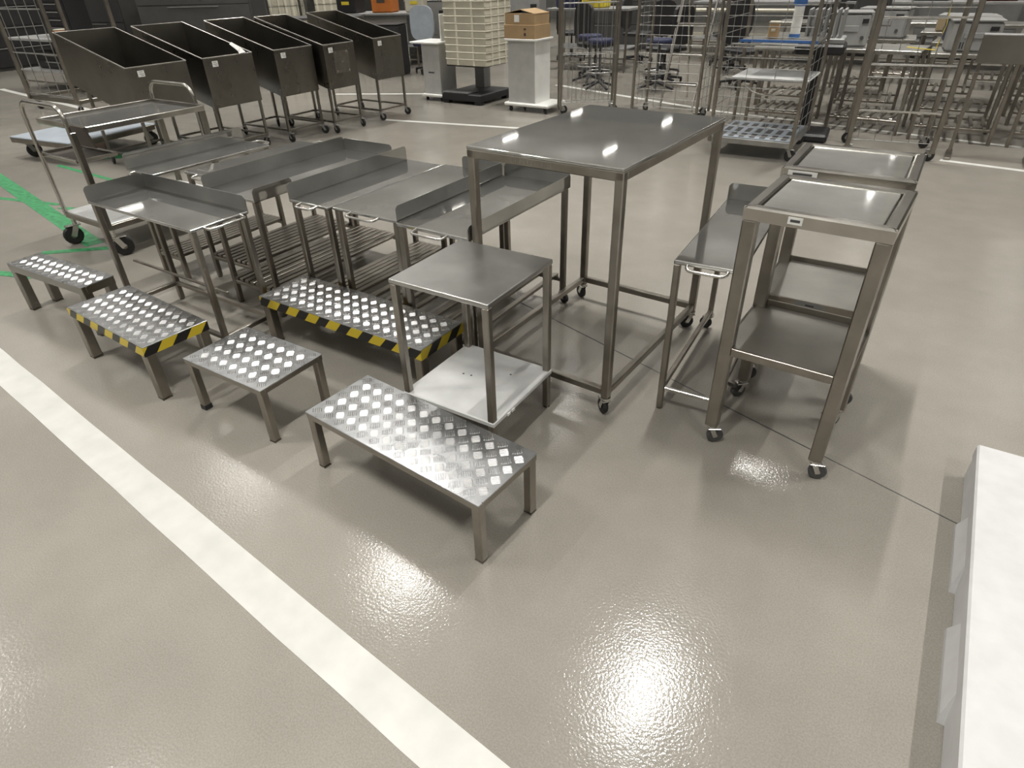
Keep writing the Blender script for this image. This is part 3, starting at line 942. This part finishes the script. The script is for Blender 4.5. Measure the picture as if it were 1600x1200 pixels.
cc = roll_cage('mesh_cage', 'mesh cage with a pale slotted plastic deck behind the tall table', -1.87, 6.27, 2, 0.74, 0.84, 1.75, ('h', 20), ('h', 14), zb=0.145)
for z in (0.918, 0.632):
    for y in (0.30, 0.78):
        MB().bar((0.0, y, z), (0.74, y, z), 0.016).build('shelf_support', 'zinc', cc)
# slotted deck of that cage
dk = MB().box((0.37, 0.40, 0.165), (0.68, 0.74, 0.03), None, 0.004).build('slotted_deck', 'bluegrey', cc)
for i in range(7):
    for j in range(3):
        MB().box((0.085+i*0.095, 0.12+j*0.24, 0.1806), (0.05, 0.17, 0.002)).build('deck_slot', 'dark', dk)
roll_cage('frame_rack', 'open frame rack with bright cross rungs behind the trolleys', -0.73, 6.76, 9, 0.69, 0.62, 1.75, ('v', 5), None, deck=None, zb=0.10, rungs=(0.41, 0.78, 1.13), pt=0.042)
k1 = roll_cage('mesh_cage', 'tall mesh cage behind the pale platform dolly', -11.2, 4.40, 3, 1.2, 0.85, 1.8, ('v', 5), None, deck='dull', zb=0.16, pt=0.045, wire_r=0.006)
roll_cage('mesh_cage', 'mesh cage in front of the cream crates beyond the hopper bins', -14.6, 8.6, 40, 1.3, 0.8, 1.8, ('v', 9), ('v', 6), deck='dull', zb=0.16, pt=0.05, wire_r=0.006, post='dull')
roll_cage('mesh_cage', 'mesh cage farthest from the tray cart, before the cream crates', -13.7, 10.2, 40, 1.2, 0.8, 1.8, ('v', 9), ('v', 6), deck='dull', zb=0.16, pt=0.05, wire_r=0.006, post='dull')

# step ladder behind the level-wire cage
ld = thing('step_ladder', 'pale folding step ladder with four treads behind the level-wire cage', 'ladder', -3.15, 8.22, 0)
for x in (0.0, 0.42):
    MB().bar((x, 0.0, 0.0), (x, 0.62, 1.55), 0.02, 0.03).build('rail', 'rim', ld)
    MB().bar((x, 1.0, 0.0), (x, 0.60, 1.45), 0.02, 0.02).build('rear_rail', 'rim', ld)
for k in range(4):
    z = 0.28+k*0.32
    y = z*0.4
    MB().box((0.21, y+0.05, z), (0.40, 0.14, 0.025), None, 0.004).build('tread', 'rim', ld)
    MB().tube([(-0.02, y, z+0.02), (-0.02, y+0.10, z+0.28)], 0.006, 6).build('side_rod', 'bright', ld)

# ------------------------------------------------------------------ platform dolly, bench and cabinets at the far side of the tray cart
pd = thing('platform_dolly', 'low pale platform dolly with black wheels behind the tray cart', 'dolly', -8.10, 2.85, 8)
MB().box((0.46, 0.50, 0.205), (0.95, 1.0, 0.03), None, 0.006).build('platform', 'bluegrey', pd)
for (c, dm) in (((0.46, 0.01, 0.185), (0.95, 0.02, 0.05)), ((0.93, 0.5, 0.185), (0.02, 0.96, 0.05))):
    MB().box(c, dm, None, 0.003).build('edge_strip', 'leg', pd)
for (x, y) in ((0.1, 0.08), (0.84, 0.08), (0.84, 0.92), (0.1, 0.92)):
    caster(pd, x, y, 0.19, 0.07, R.uniform(-.5, .5), 'zinc', 'rubber', False, 0.035)

def cabinet(name, label, u, v, yaw, w, d, h, n, mat='black', pull='lightgrey', z=0.0, plinth=0.05, cat='cabinet'):
    t = thing(name, label, cat, u, v, yaw, z)
    MB().box((w/2, d/2, plinth/2), (w-.04, d-.04, plinth)).build('plinth', 'dark', t)
    MB().box((w/2, d/2, (h+plinth)/2), (w, d, h-plinth), None, 0.004).build('body', mat, t)
    for k in range(n):
        z0 = plinth+0.02+(h-plinth-0.04)*k/n
        z1 = plinth+0.02+(h-plinth-0.04)*(k+1)/n-0.012
        dr = MB().box((w/2, -0.008, (z0+z1)/2), (w-.04, 0.016, z1-z0), None, 0.003).build('drawer', mat, t)
        MB().box((w/2, -0.022, z1-0.02), (w*0.45, 0.014, 0.012), None, 0.002).build('drawer_pull', pull, dr)
    return t
def work_bench(label, u, v, yaw, w, d, h, top='lightgrey', group=None, slats=0, legmat='leg', shelf=None, name='work_table', cat='table'):
    t = thing(name, label, cat, u, v, yaw, group=group)
    MB().box((w/2, d/2, h-0.018), (w, d, 0.036), None, 0.004).build('tabletop', top, t)
    for x in (0.03, w-0.03):
        for y in (0.03, d-0.03):
            leg(t, x, y, 0.0, h-0.036, 0.034, legmat)
    for y in (0.03, d-0.03):
        MB().bar((0.047, y, 0.13), (w-0.047, y, 0.13), 0.022).build('rail', legmat, t)
    if slats:
        first = None
        for k in range(slats):
            x = 0.05+(w-0.1)*(k+0.5)/slats
            if first is None:
                first = MB().bar((0, 0.02, 0.15), (0, d-0.02, 0.15), 0.03, 0.018).build('slat', legmat, t)
                first.location.x = x
            else:
                copy_part(first, t, (x, 0, 0))
    if shelf:
        MB().box((w/2, d/2, shelf), (w-.08, d-.02, 0.02), None, 0.003).build('lower_shelf', top, t)
    return t
work_bench('grey work bench under the small orange tub, behind the tall mesh cage', -13.65, 5.35, 2, 2.4, 0.8, 0.78, 'lightgrey', shelf=0.3)
cabinet('drawer_cabinet', 'black drawer cabinet with pale pulls on the grey work bench', -13.1, 5.80, 2, 0.8, 0.34, 0.62, 5, z=0.78, plinth=0.02)
ot = thing('tub', 'small orange tub on the grey work bench', 'tub', -12.0, 5.50, 0, 0.78)
MB().tube([(0, 0, 0.0), (0, 0, 0.13)], [0.075, 0.095], 14).build('body', 'orange', ot)
MB().tube([(0, 0, 0.13), (0, 0, 0.142)], [0.1, 0.1], 14).build('lid', 'cream', ot)
cabinet('drawer_cabinet', 'black low cabinet with pulls beneath the grey work bench', -13.3, 5.55, 2, 1.2, 0.45, 0.26, 2, z=0.312, plinth=0.02)
cabinet('locker_cabinet', 'wide dark cabinet standing behind the first hopper bin', -11.6, 6.6, 30, 1.9, 0.6, 1.75, 3, 'dark', 'zinc')
cabinet('locker_cabinet', 'tall grey cabinet behind the black drawer cabinet', -14.0, 6.5, 10, 1.6, 0.6, 1.8, 4, 'dark', 'zinc')
cabinet('locker_cabinet', 'long dark cabinet along the far wall behind the tall mesh cage', -16.6, 2.0, 90, 3.4, 0.7, 1.9, 4, 'dark', 'grey')
cabinet('locker_cabinet', 'black cabinet at the far wall, past the long dark one', -16.8, 5.5, 90, 2.6, 0.7, 1.9, 5, 'black', 'grey')
work_bench('dark bench with folded cloths beyond the first two hopper bins', -10.4, 8.4, 35, 1.4, 0.7, 0.9, 'dark', shelf=0.4)

# cream crate stacks beyond the hoppers
def big_crates():
    W, D, H = 0.8, 0.6, 0.30
    first = None
    for col in range(4):
        for k in range(5):
            u, v = -15.6+col*0.55, 9.6+col*0.95
            lab = 'cream slatted crate, %s from the floor in the %s stack beyond the hopper bins' % (NTH[k], NTH[col])
            if first is None:
                c = thing('slatted_crate', lab, 'crate', u, v, 45, 0.0, 'cream crates beyond the hoppers')
                MB().box((W/2, D/2, 0.01), (W, D, 0.02)).build('base', 'cream', c)
                for (cc, dm) in (((W/2, 0.01, H/2), (W, 0.02, H-0.02)), ((W/2, D-.01, H/2), (W, 0.02, H-0.02)), ((0.01, D/2, H/2), (0.02, D-.04, H-0.02)), ((W-.01, D/2, H/2), (0.02, D-.04, H-0.02))):
                    MB().box(cc, dm).build('wall', 'cream', c)
                for x in (0.06, 0.23, 0.4, 0.57, 0.74):
                    MB().box((x, -0.008, H/2), (0.045, 0.016, H-.01)).build('rib', 'creamrib', c)
                for y in (0.1, 0.3, 0.5):
                    MB().box((W+.008, y, H/2), (0.016, 0.045, H-.01)).build('rib', 'creamrib', c)
                first = c
            else:
                dup(first, u, v, 45, k*H, label=lab)
big_crates()

# ------------------------------------------------------------------ chairs and stools of the work area
def office_chair(label, u, v, yaw, back='bluegrey', seat='navy', group=None):
    t = thing('office_chair', label, 'chair', u, v, yaw, group=group)
    mb = MB()
    for k in range(5):
        a = 2*math.pi*k/5
        mb.bar((0, 0, 0.10), (0.29*math.cos(a), 0.29*math.sin(a), 0.075), 0.045, 0.03, 0.006)
    mb.cyl((0, 0, 0.06), (0, 0, 0.14), 0.045, 12)
    mb.build('star_base', 'black', t)
    for k in range(5):
        a = 2*math.pi*k/5
        caster(t, 0.28*math.cos(a), 0.28*math.sin(a), 0.065, 0.027, a, 'black', 'rubber')
    MB().tube([(0, 0, 0.14), (0, 0, 0.30), (0, 0, 0.30), (0, 0, 0.44)], [0.028, 0.028, 0.016, 0.016], 12).build('gas_column', 'dark', t)
    MB().box((0, 0, 0.475), (0.46, 0.45, 0.07), None, 0.03).build('seat', seat, t)
    pts = [(0.0, 0.20, 0.44), (0, 0.27, 0.46), (0, 0.28, 0.62)]
    MB().tube(pts, 0.016, 8).build('back_bracket', 'black', t)
    w, h = 0.21, 0.26
    poly = [(w*math.copysign(abs(math.cos(q))**0.6, math.cos(q)), 0.80+h*math.copysign(abs(math.sin(q))**0.6, math.sin(q))) for q in [2*math.pi*k/18 for k in range(18)]]
    MB().prism(poly, 0.05, 'y', 0.25).build('backrest', back, t)
    return t
office_chair('office chair with a grey-blue shell back beside the cream trays', -8.1, 9.7, 200)
oc = office_chair('black swivel chair at the end of the dark bench behind the upright-wire cage', -5.2, 10.45, 160, 'black', 'black', 'dark swivel chairs behind the cages')
for (u, v, yw, lab) in ((-4.25, 11.0, 30, 'black swivel chair facing the aisle just behind the round stools'), (-3.9, 10.2, 250, 'black swivel chair straight behind the step ladder'),
                        (-5.3, 12.4, 90, 'black swivel chair in front of the low beige bench'), (-3.3, 11.7, 200, 'black swivel chair between the step ladder and the wide back bench'),
                        (-6.6, 12.2, 120, 'black swivel chair behind the cardboard carton'), (-3.7, 12.6, 300, 'black swivel chair tucked at the bench behind the step ladder'), (-2.75, 10.3, 60, 'black swivel chair beside the third row of steel tables')):
    dup(oc, u, v, yw, label=lab)

def stool(label, u, v, group=None, seat='navy'):
    t = thing('stool', label, 'stool', u, v, R.uniform(0, 360), group=group)
    MB().tube([(0, 0, 0.60), (0, 0, 0.615), (0, 0, 0.66), (0, 0, 0.67)], [0.15, 0.185, 0.185, 0.16], 18).build('seat', seat, t)
    MB().cyl((0, 0, 0.10), (0, 0, 0.60), 0.02, 10).build('column', 'dark', t)
    MB().tube(arc((0, 0, 0.24), 0.19, 0, 2*math.pi*15/16, 15, (1, 0, 0), (0, 1, 0)), 0.010, 6, True).build('foot_ring', 'zinc', t)
    mb = MB()
    for k in range(5):
        a = 2*math.pi*k/5
        mb.bar((0, 0, 0.11), (0.27*math.cos(a), 0.27*math.sin(a), 0.03), 0.035, 0.03, 0.006)
    mb.build('star_base', 'black', t)
    return t
st0 = stool('round dark stool nearest the upright-wire cage', -4.55, 9.3, 'round stools behind the cages')
dup(st0, -3.75, 9.55, label='round dark stool nearest the step ladder')
dup(st0, -5.0, 9.85, label='round dark stool nearest the white pedestal stand')

# ------------------------------------------------------------------ crowded rows of tables behind the cages
ORD = ('first', 'second', 'third', 'fourth', 'fifth', 'sixth')
def row_label(r, k):
    return 'bare steel work table, %s from the ladder side in the %s row behind the cages' % (ORD[k], ORD[r])
WL = row_label(0, 0)
WG = 'work tables behind the mesh cages'
wt = work_bench(WL, -2.0, 7.85, 2, 0.74, 0.62, 0.78, 'shelf', WG, 6)
rows = [(-1.15, 7.9, -3), (-0.33, 7.75, 3), (0.5, 7.8, -4), (1.35, 7.75, 2), (-2.2, 9.0, 0), (-1.3, 8.95, 4), (-0.4, 8.8, -2), (0.5, 8.9, 3), (1.4, 8.8, 0), (2.3, 8.8, 3),
        (-1.6, 10.2, 2), (-0.6, 10.0, 0), (0.4, 10.1, -3), (1.4, 10.0, 2), (2.4, 10.1, 0), (-2.6, 11.2, 1), (-1.2, 11.4, 3), (0.0, 11.3, 0), (1.2, 11.3, 2), (2.4, 11.3, -2)]
counts = {0: 1}
for (u, v, y) in rows:
    r = 0 if v < 8.4 else 1 if v < 9.5 else 2 if v < 10.8 else 3
    k = counts.get(r, 0)
    counts[r] = k+1
    dup(wt, u, v, y, label=row_label(r, k))
# long benches at the rear with goods on them
work_bench('long dark bench with a pale top behind the upright-wire cage', -6.4, 10.9, 4, 1.5, 0.7, 0.95, 'lightgrey', shelf=0.35)
work_bench('long dark bench with a pale top behind the step ladder', -4.6, 13.2, 0, 2.4, 0.8, 0.95, 'lightgrey', shelf=0.35)
work_bench('low beige cabinet bench behind the round stools', -5.6, 14.5, 0, 2.6, 0.5, 0.75, 'cream', shelf=0.3)
work_bench('wide bench across the back of the work area', -2.0, 13.2, 0, 4.2, 0.9, 0.95, 'lightgrey', shelf=0.4)
work_bench('bench with orange and black goods beyond the last hopper bin', -10.5, 9.6, 20, 1.8, 0.8, 0.90, 'lightgrey', shelf=0.35)

def bin_box(name, label, cat, u, v, yaw, z, w, d, h, mat, lid=None, lidmat='lightgrey', wheels=False):
    t = thing(name, label, cat, u, v, yaw, z)
    MB().box((0, 0, h/2), (w, d, h), None, min(0.02, h*0.1)).build('body', mat, t)
    MB().box((0, 0, h+0.008), (w*1.03, d*1.03, 0.016), None, 0.004).build('lid', lidmat if lid is None else lid, t)
    MB().box((0, -d/2-0.004, h*0.55), (w*0.4, 0.008, h*0.18), None, 0.002).build('front_plate', lidmat, t)
    if name in ('machine', 'equipment_box'):
        for i in range(4):
            MB().box((-w*0.32+i*w*0.05, -d/2-0.002, h*0.22), (w*0.02, 0.004, h*0.22)).build('vent_slot', 'black', t)
        MB().box((w*0.34, -d/2-0.004, h*0.78), (w*0.16, 0.008, h*0.14), None, 0.002).build('display', 'black', t)
        MB().cyl((w*0.34, -d/2, h*0.28), (w*0.34, -d/2-0.014, h*0.28), min(w, h)*0.06, 10).build('dial', 'dark', t)
    return t
bin_box('machine', 'grey ribbed machine on the black stand behind the slotted-deck cage', 'machine', -1.15, 8.25, 10, 0.78, 0.36, 0.36, 0.30, 'lightgrey')
mc = thing('instrument', 'pale instrument with upright fins on a black stand, seen between the cages', 'machine', -1.25, 7.4, 6)
MB().box((0, 0, 0.90), (0.40, 0.36, 0.05), None, 0.01).build('tray', 'lightgrey', mc)
for k in range(7):
    MB().box((-0.15+k*0.05, 0.0, 1.04), (0.022, 0.30, 0.24), None, 0.004).build('fin', 'lightgrey', mc)
MB().box((0, 0, 0.83), (0.44, 0.40, 0.09), None, 0.02).build('stand_head', 'black', mc)
MB().cyl((0, 0, 0.08), (0, 0, 0.80), 0.05, 12).build('stand_column', 'black', mc)
MB().box((0, 0, 0.04), (0.50, 0.45, 0.08), None, 0.02).build('stand_base', 'black', mc)
bt = thing('jug', 'white jug with a blue cap and blue foot inside the slotted-deck cage', 'bottle', -1.42, 6.92, 0, 0.952)
MB().tube([(0, 0, 0.03), (0, 0, 0.25)], 0.043, 14).build('body', 'paper', bt)
MB().tube([(0, 0, 0.0), (0, 0, 0.03)], 0.047, 14).build('foot', 'blue', bt)
MB().tube([(0, 0, 0.25), (0, 0, 0.27), (0, 0, 0.32)], [0.045, 0.06, 0.05], 14).build('cap', 'blue', bt)
sh = thing('shelf_board', 'blue-edged shelf board resting inside the slotted-deck cage', 'shelf', -1.86, 6.60, 2, 0.93)
MB().box((0.37, 0.27, 0.008), (0.68, 0.46, 0.016), None, 0.003).build('board', 'shelf', sh)
MB().box((0.37, 0.037, 0.011), (0.68, 0.006, 0.022), None, 0.002).build('edge_strip', 'blue', sh)
bin_box('tin', 'brown tin standing beside the white jug in the cage', 'tin', -1.60, 6.88, 5, 0.948, 0.09, 0.09, 0.12, 'card', None, 'cream')
tr = thing('flat_tray', 'wide pale tray sagging on the lower level of the slotted-deck cage', 'tray', -1.84, 6.45, 2, 0.64)
MB().box((0.37, 0.32, 0.012), (0.68, 0.60, 0.02), None, 0.006).build('tray', 'white_shelf', tr)
MB().tube(arc((0.37, 0.02, 0.20), 0.32, math.pi*1.25, math.pi*1.75, 8, (1, 0, 0), (0, 0, 1)), 0.008, 6).build('hanging_strap', 'rim', tr)
bin_box('parts_crate', 'orange parts crate on the bench beyond the last hopper bin', 'crate', -9.6, 10.3, 20, 0.90, 0.40, 0.40, 0.35, 'orange', None, 'brown')
bin_box('parts_crate', 'black parts crate on the bench beyond the last hopper bin', 'crate', -10.2, 10.0, 15, 0.90, 0.40, 0.40, 0.30, 'black', None, 'yellow')
bin_box('parts_crate', 'yellow-lidded cream crate at the end of that far bench', 'crate', -9.0, 10.5, 25, 0.90, 0.34, 0.34, 0.28, 'cream', None, 'yellow')
bin_box('machine', 'silver-grey machine housing on legs behind the last hopper bin', 'machine', -9.3, 11.3, 25, 0.0, 0.9, 0.7, 1.05, 'lightgrey', None, 'grey')
bin_box('machine', 'grey cube machine with a dark window near the grey-blue office chair', 'machine', -8.0, 12.7, 20, 0.0, 0.8, 0.7, 1.1, 'grey', None, 'dark')
bin_box('waste_bin', 'rounded black waste bin behind the last hopper bin', 'bin', -8.6, 9.3, 20, 0.0, 0.42, 0.42, 0.78, 'black', None, 'black')
bin_box('barrier_post', 'black and yellow barrier box behind the grey-blue office chair', 'barrier', -8.2, 10.9, 12, 0.0, 0.7, 0.3, 1.15, 'black', None, 'yellow')
bin_box('tool_bin', 'dark red bin on the bench behind the round stools', 'bin', -3.9, 13.6, 5, 0.95, 0.5, 0.4, 0.35, 'red', None, 'red')
bin_box('tool_bin', 'yellow bin on the bench behind the upright-wire cage', 'bin', -5.6, 11.2, 5, 0.95, 0.4, 0.35, 0.25, 'yellow', None, 'black')
bin_box('tool_bin', 'navy bin on the bench behind the upright-wire cage', 'bin', -6.1, 11.2, 5, 0.95, 0.4, 0.35, 0.3, 'navy', None, 'dark')
for k, (u, v, m, w, h, lab) in enumerate(((-1.7, 13.6, 'black', 0.6, 0.4, 'black carton on the wide back bench, first in its line'), (-0.8, 13.6, 'lightgrey', 0.5, 0.3, 'pale grey machine cover on the wide back bench beside the black carton'),
        (0.1, 13.6, 'red', 0.5, 0.25, 'dark red carton on the wide back bench'), (0.9, 13.6, 'white', 0.6, 0.35, 'white carton on the wide back bench'), (1.7, 13.6, 'grey', 0.5, 0.4, 'mid grey carton at the end of the wide back bench'))):
    bin_box('carton', lab, 'box', u, v, 4, 0.95, w, 0.4, h, m, None, 'dark')
for k, (u, v, z, m, w, d, h, lab) in enumerate(((-0.05, 8.15, 0.78, 'grey', 0.42, 0.4, 0.25, 'squat grey box on a table straight behind the frame rack'), (0.75, 8.2, 0.78, 'dark', 0.4, 0.35, 0.16, 'flat dark box on a table beyond the frame rack'),
        (-0.1, 9.15, 0.78, 'navy', 0.45, 0.4, 0.22, 'navy box on the second row of tables'), (0.85, 9.2, 0.78, 'black', 0.3, 0.3, 0.3, 'black cube on the second row of tables'),
        (-0.95, 9.3, 0.78, 'lightgrey', 0.5, 0.4, 0.28, 'pale machine on the second row of tables'), (-0.2, 10.3, 0.78, 'wood', 0.5, 0.4, 0.16, 'pale wooden crate on the third row of tables'),
        (0.8, 10.4, 0.78, 'white', 0.5, 0.4, 0.24, 'white box on the third row of tables'), (-1.25, 10.5, 0.78, 'dark', 0.4, 0.4, 0.34, 'tall dark box on the third row of tables'),
        (1.8, 10.3, 0.78, 'lightgrey', 0.55, 0.4, 0.3, 'long pale box on the third row of tables'), (1.7, 8.1, 0.78, 'cream', 0.3, 0.3, 0.22, 'cream box on the first row of tables'))):
    bin_box('equipment_box', lab, 'box', u, v, R.uniform(-8, 8), z, w, d, h, m, None, 'grey')
for k, (u, v, w, m, lab) in enumerate(((-2.9, 14.6, 1.3, 'dark', 'tall dark cabinet behind the wide back bench, first of three'), (-1.0, 14.7, 1.5, 'grey', 'tall grey cabinet between two dark ones behind the wide back bench'),
        (0.9, 14.6, 1.4, 'black', 'tall black cabinet behind the wide back bench, last of three'), (-7.6, 14.2, 1.6, 'dark', 'tall dark cabinet behind the low beige bench'), (2.6, 13.0, 1.5, 'dark', 'dark cabinet closing off the far end of the table rows'))):
    cabinet('tall_cabinet', lab, u, v, 2, w, 0.6, 1.75, 4, m, 'zinc')
yc = thing('cable', 'thin yellow cable hanging down to a table behind the frame rack', 'cable', -0.31, 7.93, 0)
MB().tube([(0, 0, 0.79), (0.03, 0.02, 1.0), (0.0, 0.0, 1.4), (0.02, 0.01, 2.2), (0.0, 0.0, 3.6), (0, 0, CEIL)], 0.0035, 6).build('cord', 'yellow', yc)
MB().tube([(-0.25, 0.1, 0.80), (-0.12, 0.04, 0.794), (0.0, 0.0, 0.79)], 0.0045, 6).build('cord', 'yellow', yc)
# upright grey screen panel on legs at the edge of the rows
sp = thing('screen_panel', 'upright grey sheet panel on legs at the end of the table rows', 'panel', 0.04, 7.2, 0)
MB().box((0.34, 0, 0.88), (0.68, 0.02, 0.21), None, 0.003).build('sheet', 'dull', sp)
MB().box((0.34, 0.06, 0.985), (0.68, 0.14, 0.012), None, 0.003).build('top_ledge', 'lightgrey', sp)
for x in (0.04, 0.64):
    MB().bar((x, 0.02, 0.02), (x, 0.02, 0.70), 0.03).build('leg', 'leg', sp)
    MB().box((x, 0.02, 0.012), (0.05, 0.36, 0.024), None, 0.004).build('foot', 'leg', sp)
